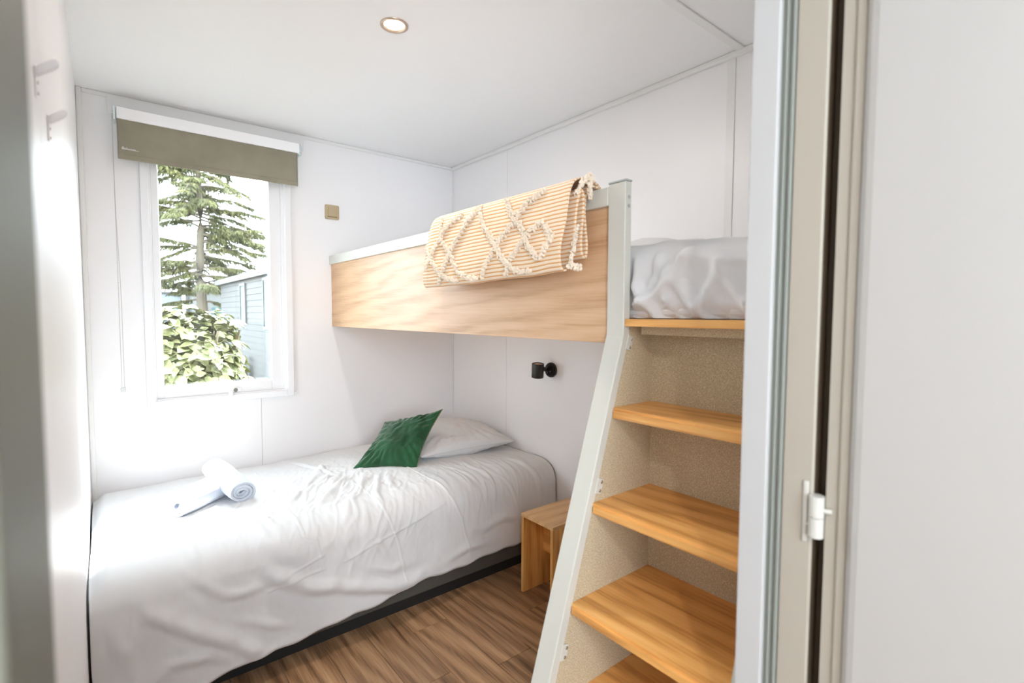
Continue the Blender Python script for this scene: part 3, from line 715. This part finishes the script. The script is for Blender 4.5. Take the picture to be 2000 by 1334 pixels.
def towel(name, c, direction, length, R, seed, label, sag=0.0, squash=.9):
    ax = Vector(direction).normalized(); side = ax.cross(Vector((0, 0, 1))).normalized(); upv = side.cross(ax).normalized()
    turns = 3.3; nt = 150; nl = 46
    th = np.linspace(0, turns*2*math.pi, nt); r = R*(.10+.90*(th/th[-1])); l = np.linspace(-.5, .5, nl)
    TH, LL = np.meshgrid(th, l, indexing='ij'); RR = r[:, None]*np.ones((1, nl))
    q = np.stack([TH*.3, LL*3, RR*5], -1).reshape(-1, 3); nz = fnoise(q, 1.2, seed, 3).reshape(TH.shape)
    inner = (1-r/R)[:, None]
    RR = RR*(1+.05*nz)*(1-.10*np.abs(2*LL)**6)
    LLm = LL*length*(1+.05*np.sin(TH*.9+seed)*np.sign(LL))+inner*np.sign(LL)*-.006
    phi = TH+seed
    X = np.cos(phi)*RR; Zz = np.sin(phi)*RR*squash
    P = np.array(c)[None, None]+LLm[..., None]*np.array(ax)+X[..., None]*np.array(side)+Zz[..., None]*np.array(upv)
    P[..., 2] -= sag*(2*LL)**2
    pf = P.reshape(-1, 3); P += (fnoise(pf, 45, seed+4, 2).reshape(TH.shape)*.0012)[..., None]*np.array([.5, -.5, .7])
    me = grid_mesh(name, P); o = link(name, me, M['towel'], None, smooth=True, origin=tuple(c))
    sm = o.modifiers.new('s', 'SOLIDIFY'); sm.thickness = R*.21; sm.offset = -1
    sb = o.modifiers.new('b', 'BEVEL'); sb.width = .003; sb.segments = 2; sb.limit_method = 'ANGLE'; sb.angle_limit = math.radians(50)
    o['label'] = label; o['category'] = 'towel'; o['group'] = 'rolled towels on the bed'
    return o
towel('rolled_towel', (-1.575, -.50, duvet_z(-1.575, -.50)+.048), (.62, .55, 0), .29, .052, 1, 'white rolled towel lying flat on the bed, the lower of the crossed pair')
towel('rolled_towel', (-1.475, -.455, duvet_z(-1.475, -.50)+.075), (.22, -1, -.17), .30, .050, 3, 'white rolled towel resting across the other one, nearer the middle of the bed')

# ------------------------------------------------------------------ nightstand
ns = empty('stool_nightstand', (-.25, -1.31, 0), 'small open oak stool used as bedside table beside the low bed', 'stool')
T = .016
def nsb(name, d, mat_, bev=.0008): return bx(name, d, mat_, ns, bev=bev)
nsb('top_board', (-.395, -.080, -1.424, -1.210, .359, .375), M['oak_x'])
nsb('side_board', (-.394, -.081, -1.2265, -1.211, 0, .359), M['oak_z'])
nsb('side_board', (-.394, -.081, -1.423, -1.4075, 0, .359), M['oak_z'])
nsb('rear_rail', (-.268, -.252, -1.4075, -1.2265, .165, .359), M['oak_y'])

# ------------------------------------------------------------------ throw over the rail
th_ = empty('throw_blanket', (-.88, -1.65, 1.63), 'folded cream throw with orange stripes and tufted diamonds over the bunk rail', 'blanket')
prof = [(-.797, 1.50), (-.796, 1.60), (-.803, 1.645), (-.828, 1.662), (-.868, 1.668), (-.903, 1.655), (-.922, 1.615), (-.930, 1.54), (-.935, 1.47), (-.932, 1.425), (-.922, 1.408), (-.911, 1.418), (-.906, 1.46),
        (-.903, 1.53), (-.902, 1.60), (-.895, 1.628), (-.886, 1.615), (-.884, 1.55), (-.884, 1.48), (-.880, 1.452), (-.868, 1.445), (-.861, 1.47), (-.862, 1.53), (-.866, 1.59), (-.862, 1.640), (-.84, 1.648), (-.82, 1.645)]
def catmull(pts, m_):
    pts = np.array(pts, float); out = []
    q = np.vstack([2*pts[0]-pts[1], pts, 2*pts[-1]-pts[-2]])
    for i in range(1, len(q)-2):
        for t_ in np.linspace(0, 1, m_, endpoint=False):
            a, b, c, d = q[i-1:i+3]; out.append(.5*((2*b)+(-a+c)*t_+(2*a-5*b+4*c-d)*t_*t_+(-a+3*b-3*c+d)*t_**3))
    out.append(pts[-1]); return np.array(out)
cp = catmull(prof, 6); npz = len(cp); arc = np.concatenate([[0], np.cumsum(np.hypot(*np.diff(cp, axis=0).T))])
nl = 130; ty = np.linspace(0, 1, nl)[:, None]
wig = .006*np.sin(arc*31)+.010*np.sin(arc*13+1)
def layer(a): return np.interp(a, [0, .2, .5, .62, .8, 1.2], [-.012, -.006, .012, -.012, -.018, -.012])
Yr = -2.020+layer(arc)+wig*.4; Yl = -1.262+.012*np.sin(arc*16)+.015*np.clip((cp[:, 1]-1.58)/.08, 0, 1)*-1
Yb = Yl[None, :]*(1-ty)+Yr[None, :]*ty
Xb = cp[None, :, 0]+0*ty; Zb = cp[None, :, 1]+0*ty
pf = np.stack([Xb*0, Yb, Zb], -1).reshape(-1, 3)
nz = fnoise(pf*np.array([1, .7, 1.2]), 3.2, 41, 3).reshape(Xb.shape)
outw = np.interp(arc, [0, .14, .22, .30, .50], [0, 0, .5, 1, .6])
Xb = Xb-outw[None, :]*(.006*nz+.010*(1-ty)*0)
sagz = np.interp(1-ty[:, 0], [0, .2, .6, 1], [.012, .004, -.004, -.004])[:, None]
low = np.clip((1.60-Zb)/.18, 0, 1); Zb = Zb+low*(sagz+.005*nz)
# soften the left end: rolled in
endl = ss(.06, 0, ty); Xb = Xb+endl*.012*np.clip(outw, 0, 1)[None, :]
P = np.stack([Xb, Yb, Zb], -1); uvs = np.stack([Yb, arc[None, :]+0*ty], -1)
THROW = P
me = grid_mesh('cloth', P, uvs); o = link('cloth', me, M['stripe'], th_, smooth=True)
sm = o.modifiers.new('s', 'SOLIDIFY'); sm.thickness = .0045; sm.offset = 0
TF = P[:, :, :].reshape(-1, 3); mask = np.tile((arc > .17) & (arc < .50), nl) & (TF[:, 0] < -.905); TF = TF[mask]
def surf(y, z):
    d = (TF[:, 1]-y)**2+(TF[:, 2]-z)**2; i = int(np.argmin(d)); return TF[i]
BANDS = [[(-1.38, 1.640), (-1.395, 1.562), (-1.449, 1.52), (-1.505, 1.451), (-1.559, 1.425), (-1.626, 1.410)],
 [(-1.515, 1.640), (-1.42, 1.605), (-1.338, 1.531), (-1.283, 1.459)], [(-1.61, 1.648), (-1.541, 1.594), (-1.468, 1.529), (-1.409, 1.452), (-1.379, 1.410)],
 [(-1.61, 1.645), (-1.658, 1.575), (-1.716, 1.518), (-1.771, 1.46), (-1.82, 1.428), (-1.886, 1.416)], [(-1.921, 1.645), (-1.858, 1.624), (-1.806, 1.577), (-1.735, 1.525), (-1.705, 1.488), (-1.663, 1.440), (-1.651, 1.410)],
 [(-1.749, 1.65), (-1.792, 1.596), (-1.846, 1.542), (-1.885, 1.488), (-1.923, 1.452)], [(-1.927, 1.56), (-1.872, 1.531), (-1.833, 1.489), (-1.786, 1.45), (-1.775, 1.414)],
 [(-1.927, 1.56), (-1.975, 1.507), (-1.923, 1.452)], [(-1.273, 1.553), (-1.327, 1.505), (-1.394, 1.442), (-1.439, 1.425), (-1.505, 1.410)]]
def tufts(bm, c, nrm, w):
    for k in range(5):
        off = Vector((random.uniform(-.003, .001)-.003, random.uniform(-w, w), random.uniform(-w, w)))
        r = random.uniform(.0026, .0048)
        bmesh.ops.create_icosphere(bm, subdivisions=1, radius=r, matrix=Matrix.Translation(Vector(c)+off) @ Matrix.Diagonal((1.3, random.uniform(.6, 1.2), random.uniform(.7, 1.5), 1)))
for bd in BANDS:
    bm = bmesh.new()
    for (y0, z0), (y1, z1) in zip(bd, bd[1:]):
        L = math.hypot(y1-y0, z1-z0); n = max(2, int(L/.0042))
        for i in range(n):
            t_ = i/n; p = surf(y0+(y1-y0)*t_, z0+(z1-z0)*t_)
            tufts(bm, p+np.array([-.002, 0, 0]), None, .0066)
    bmo('tufted_band', bm, M['tuft'], th_)['kind'] = 'stuff'
# tufts showing at the folded right-hand end
for pts in ([(-.90, -2.03, 1.62), (-.88, -2.04, 1.655), (-.86, -2.045, 1.672)], [(-.855, -2.045, 1.665), (-.870, -2.05, 1.64), (-.868, -2.052, 1.61)], [(-.895, -2.03, 1.53), (-.905, -2.03, 1.48), (-.915, -2.025, 1.43), (-.885, -2.035, 1.425)]):
    bm = bmesh.new()
    for a, b in zip(pts, pts[1:]):
        for i in range(9):
            p = Vector(a).lerp(Vector(b), i/9); tufts(bm, p, None, .007)
    bmo('tufted_band', bm, M['tuft'], th_)['kind'] = 'stuff'

# ------------------------------------------------------------------ outside
GZ = -.55
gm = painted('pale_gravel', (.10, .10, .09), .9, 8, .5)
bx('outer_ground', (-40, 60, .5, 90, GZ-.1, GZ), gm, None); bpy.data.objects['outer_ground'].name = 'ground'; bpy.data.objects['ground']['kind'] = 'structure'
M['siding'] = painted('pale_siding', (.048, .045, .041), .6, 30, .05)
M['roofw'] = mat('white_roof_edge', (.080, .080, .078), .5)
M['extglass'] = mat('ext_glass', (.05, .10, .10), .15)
mh = empty('mobile_home', (1.4, 11, GZ), 'pale mobile home with white roof edge seen right in the window', 'building')
x0 = 1.40; y0, y1 = 5.0, 17.4
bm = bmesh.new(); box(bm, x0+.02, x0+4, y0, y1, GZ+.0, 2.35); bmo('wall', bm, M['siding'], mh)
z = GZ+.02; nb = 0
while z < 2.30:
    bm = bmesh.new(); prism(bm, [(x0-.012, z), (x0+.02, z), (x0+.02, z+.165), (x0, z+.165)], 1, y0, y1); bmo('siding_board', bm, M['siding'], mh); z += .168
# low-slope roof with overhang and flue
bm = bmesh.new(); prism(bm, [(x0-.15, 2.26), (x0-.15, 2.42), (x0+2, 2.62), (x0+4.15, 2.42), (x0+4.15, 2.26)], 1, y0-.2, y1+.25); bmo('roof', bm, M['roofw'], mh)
bm = bmesh.new(); cyl(bm, (x0+.5, 11.4, 2.4), (0, 0, 1), .16, .75, 20); cyl(bm, (x0+.5, 11.4, 3.15), (0, 0, 1), .24, .06, 20); bmo('flue', bm, M['roofw'], mh)
for ya, yb, za, zb in ((13.45, 14.05, 1.05, 2.10), (10.2, 11.22, .95, 2.14)):
    bm = bmesh.new(); ring2 = [(ya-.07, yb+.07, za-.07, za), (ya-.07, yb+.07, zb, zb+.07), (ya-.07, ya, za, zb), (yb, yb+.07, za, zb)]
    for r_ in ring2: box(bm, x0-.05, x0+.01, *r_)
    f = bmo('window', bm, M['roofw'], mh); bx('pane', (x0-.03, x0-.02, ya, yb, za, zb), M['extglass'], f)
# utility stand by its wall
ub = empty('utility_stand', (1.22, 13.1, GZ), 'small grey stand with a blue bottle beside the mobile home', 'stand')
bm = bmesh.new()
for yy in (12.95, 13.30): box(bm, 1.20, 1.26, yy-.03, yy+.03, GZ, .02)
box(bm, 1.20, 1.26, 12.92, 13.33, .02, .08); bmo('frame', bm, mat('stand_grey', (.10, .09, .07), .6), ub)
bm = bmesh.new(); cyl(bm, (1.22, 13.12, GZ), (0, 0, 1), .10, .36, 20, bev=.02); bmo('bottle', bm, mat('stand_blue', (.02, .16, .22), .4), ub)
# far caravans
def far(nm, x0, x1, y, z1, col, label):
    r = empty(nm, ((x0+x1)/2, y, GZ), label, 'caravan')
    bx('body', (x0, x1, y, y+3, GZ, z1), mat(nm+'_paint', col, .6), r, bev=.08, seg=3)
    bx('roof', (x0-.1, x1+.1, y-.1, y+3.1, z1-.02, z1+.10), M['roofw'], r, bev=.02)
    for wx in (x0+(x1-x0)*.28, x0+(x1-x0)*.68): bx('window', (wx-.22, wx+.22, y-.03, y, .9, 1.6), M['extglass'], r)
far('caravan', -1.6, 1.55, 30, 2.35, (.15, .17, .19), 'white caravan far behind the shrub at the window left edge')
far('caravan', 1.9, 3.6, 29, 2.45, (.10, .10, .095), 'grey caravan far off between the shrub and the conifer trunk')

# conifer
def leafmat(name, lo, mid, hi, sc):
    m = mat(name, mid, .6); k = NT(m); tc = k.n('ShaderNodeTexCoord')
    nn = k.n('ShaderNodeTexNoise', Scale=float(sc), Detail=3.0); k.l(tc.outputs['Object'], nn.inputs['Vector'])
    k.l(k.ramp(nn.outputs[0], [(.32, lo), (.5, mid), (.68, hi)]), k.b.inputs['Base Color'])
    return m
M['needle'] = leafmat('conifer_needles', (.042, .044, .012), (.086, .088, .024), (.16, .148, .052), 1.6)
M['bark'] = painted('bark', (.12, .095, .065), .9, 12, .6)
TX, TY = 1.33, 21.3
ct = empty('conifer_tree', (TX, TY, GZ), 'tall loose conifer with drooping boughs behind the mobile home', 'tree')
bm = bmesh.new(); tube(bm, [(TX+.04*math.sin(i), TY, GZ+i*.75) for i in range(14)], [.24-.016*i for i in range(14)], 12); bmo('trunk', bm, M['bark'], ct, smooth=True)
V_, F_ = [], []
limbs = bmesh.new()
rnd = random.Random(5)
def needle(p, d, l, w):
    d = d.normalized(); sd_ = d.cross(Vector((rnd.uniform(-1, 1), rnd.uniform(-1, 1), rnd.uniform(-.3, .3)))).normalized()*w
    i = len(V_); V_.extend([tuple(p-sd_), tuple(p+sd_), tuple(p+d*l)]); F_.append((i, i+1, i+2))
for b_ in range(110):
    z = 1.9+b_*.07+rnd.uniform(-.1, .1); az = rnd.uniform(0, 2*math.pi)
    if rnd.random() < .60: az = rnd.choice([0.0, 0.0, math.pi])+rnd.uniform(-.7, .7)
    L = 1.12*max(.9, 3.3-.20*(z-1.9))*rnd.uniform(.55, 1.0)
    pts = []; sl = rnd.uniform(-.35, .45); z += rnd.uniform(-.25, .25)
    for i in range(9):
        t_ = i/8; r_ = L*t_; pts.append(Vector((TX+math.cos(az)*r_, TY+math.sin(az)*r_, z+sl*L*t_-.22*L*t_*t_+.03*rnd.uniform(-1, 1))))
    tube(limbs, pts, [.045*(1-.85*i/8) for i in range(9)], 5)
    for i in range(int(L*30)):
        t_ = .12+.88*rnd.random(); kx = min(7, int(t_*8)); p = pts[kx].lerp(pts[kx+1], t_*8-kx)
        ba = az+rnd.choice([-1, 1])*rnd.uniform(.5, 1.3); tl = rnd.uniform(.18, .55)*(1.15-.5*t_)
        q = Vector(p); dv_ = Vector((math.cos(ba), math.sin(ba), rnd.uniform(-.2, .15)))
        for j in range(7):
            q2 = q+dv_*tl/7; dv_.z -= .10
            for _ in range(3):
                dn = Vector((rnd.uniform(-.5, .5), rnd.uniform(-.5, .5), -rnd.uniform(.2, 1.0)))+dv_*.5
                needle(q.lerp(q2, rnd.random()), dn, rnd.uniform(.08, .20), rnd.uniform(.010, .022))
            q = q2
bmo('boughs', limbs, M['bark'], ct)
me = bpy.data.meshes.new('needles'); me.from_pydata(V_, [], F_); o = link('needles', me, M['needle'], ct); o['kind'] = 'stuff'

# broad-leaved shrub right outside the window
M['leaf'] = leafmat('shrub_leaf', (.075, .083, .020), (.140, .145, .055), (.26, .24, .12), 14)
sh = empty('leafy_shrub', (-1.35, 2.1, GZ), 'dense pale green shrub with large leaves outside the window', 'shrub')
bm = bmesh.new()
for i in range(11):
    a = rnd.uniform(0, 6.28); r_ = rnd.uniform(.1, .5); tube(bm, [(-1.35, 2.15, GZ), (-1.35+.5*r_*math.cos(a), 2.15+.5*r_*math.sin(a), .3), (-1.35+r_*math.cos(a), 2.15+r_*math.sin(a), 1.15)], [.018, .012, .005], 6)
bmo('stems', bm, M['bark'], sh)
def leaf_geo(L, w, fold):
    v = []; f = []
    prof_ = [(0, .0), (.15, .55), (.38, 1.0), (.62, .85), (.85, .40), (1.0, .0)]
    for t_, ww in prof_:
        zz = -.18*L*t_*t_
        v += [Vector((-ww*w, t_*L, zz+fold*ww*w)), Vector((0, t_*L, zz)), Vector((ww*w, t_*L, zz+fold*ww*w))]
    for i in range(5):
        for k_ in (0, 1): a = i*3+k_; f.append((a, a+1, a+4, a+3))
    return v, f
LM = []
for i in range(5):
    v, f = leaf_geo(1, .30+.03*i, .35); me = bpy.data.meshes.new('leaf'); me.from_pydata([tuple(q) for q in v], [], f); me.materials.append(M['leaf']); me.polygons.foreach_set('use_smooth', [True]*len(f)); LM.append((me, v, f))
def shrub_point():
    while True:
        a = rnd.uniform(0, 2*math.pi); e = math.asin(rnd.uniform(-.75, 1)); d = Vector((math.cos(a)*math.cos(e), math.sin(a)*math.cos(e), math.sin(e)))
        rr_ = 1+.16*math.sin(d.x*5+1)*math.sin(d.z*6)+.10*math.sin(d.y*9+d.x*7)
        p = Vector((-1.37+d.x*.50*rr_, 2.15+d.y*.55*rr_, .62+d.z*.72*rr_))
        if p.z > GZ+.05: return p, d
SV, SF = [], []
cnt = 0
for i in range(3600):
    p, d = shrub_point(); p = p-d*rnd.uniform(0, .10)
    L = rnd.uniform(.07, .125)
    up_ = (d*.75+Vector((rnd.uniform(-.6, .6), rnd.uniform(-.6, .6), rnd.uniform(.1, 1.0)))).normalized()
    tdir = (Vector((rnd.uniform(-1, 1), rnd.uniform(-1, 1), rnd.uniform(-1.1, .2)))+d*.5); tdir = (tdir-up_*tdir.dot(up_)).normalized()
    R_ = Matrix((up_.cross(tdir)*-1, tdir, up_)).transposed().to_4x4()
    near = d.y < .1 and p.z > .55 and rnd.random() < .36 and cnt < 296
    mm = Matrix.Translation(p) @ R_ @ Matrix.Diagonal((L, L, L, 1))
    me, v, f = rnd.choice(LM)
    if near:
        o = bpy.data.objects.new('leaf', me); COL.objects.link(o); o.parent = sh; o.matrix_local = Matrix.Translation(-sh.location) @ mm; cnt += 1
    else:
        b0 = len(SV); SV += [tuple(mm @ q) for q in v]; SF += [tuple(b0+j for j in ff) for ff in f]
me = bpy.data.meshes.new('foliage'); me.from_pydata(SV, [], SF); o = link('foliage', me, M['leaf'], sh, smooth=True); o['kind'] = 'stuff'
print('leaves', cnt, 'needle tris', len(F_))
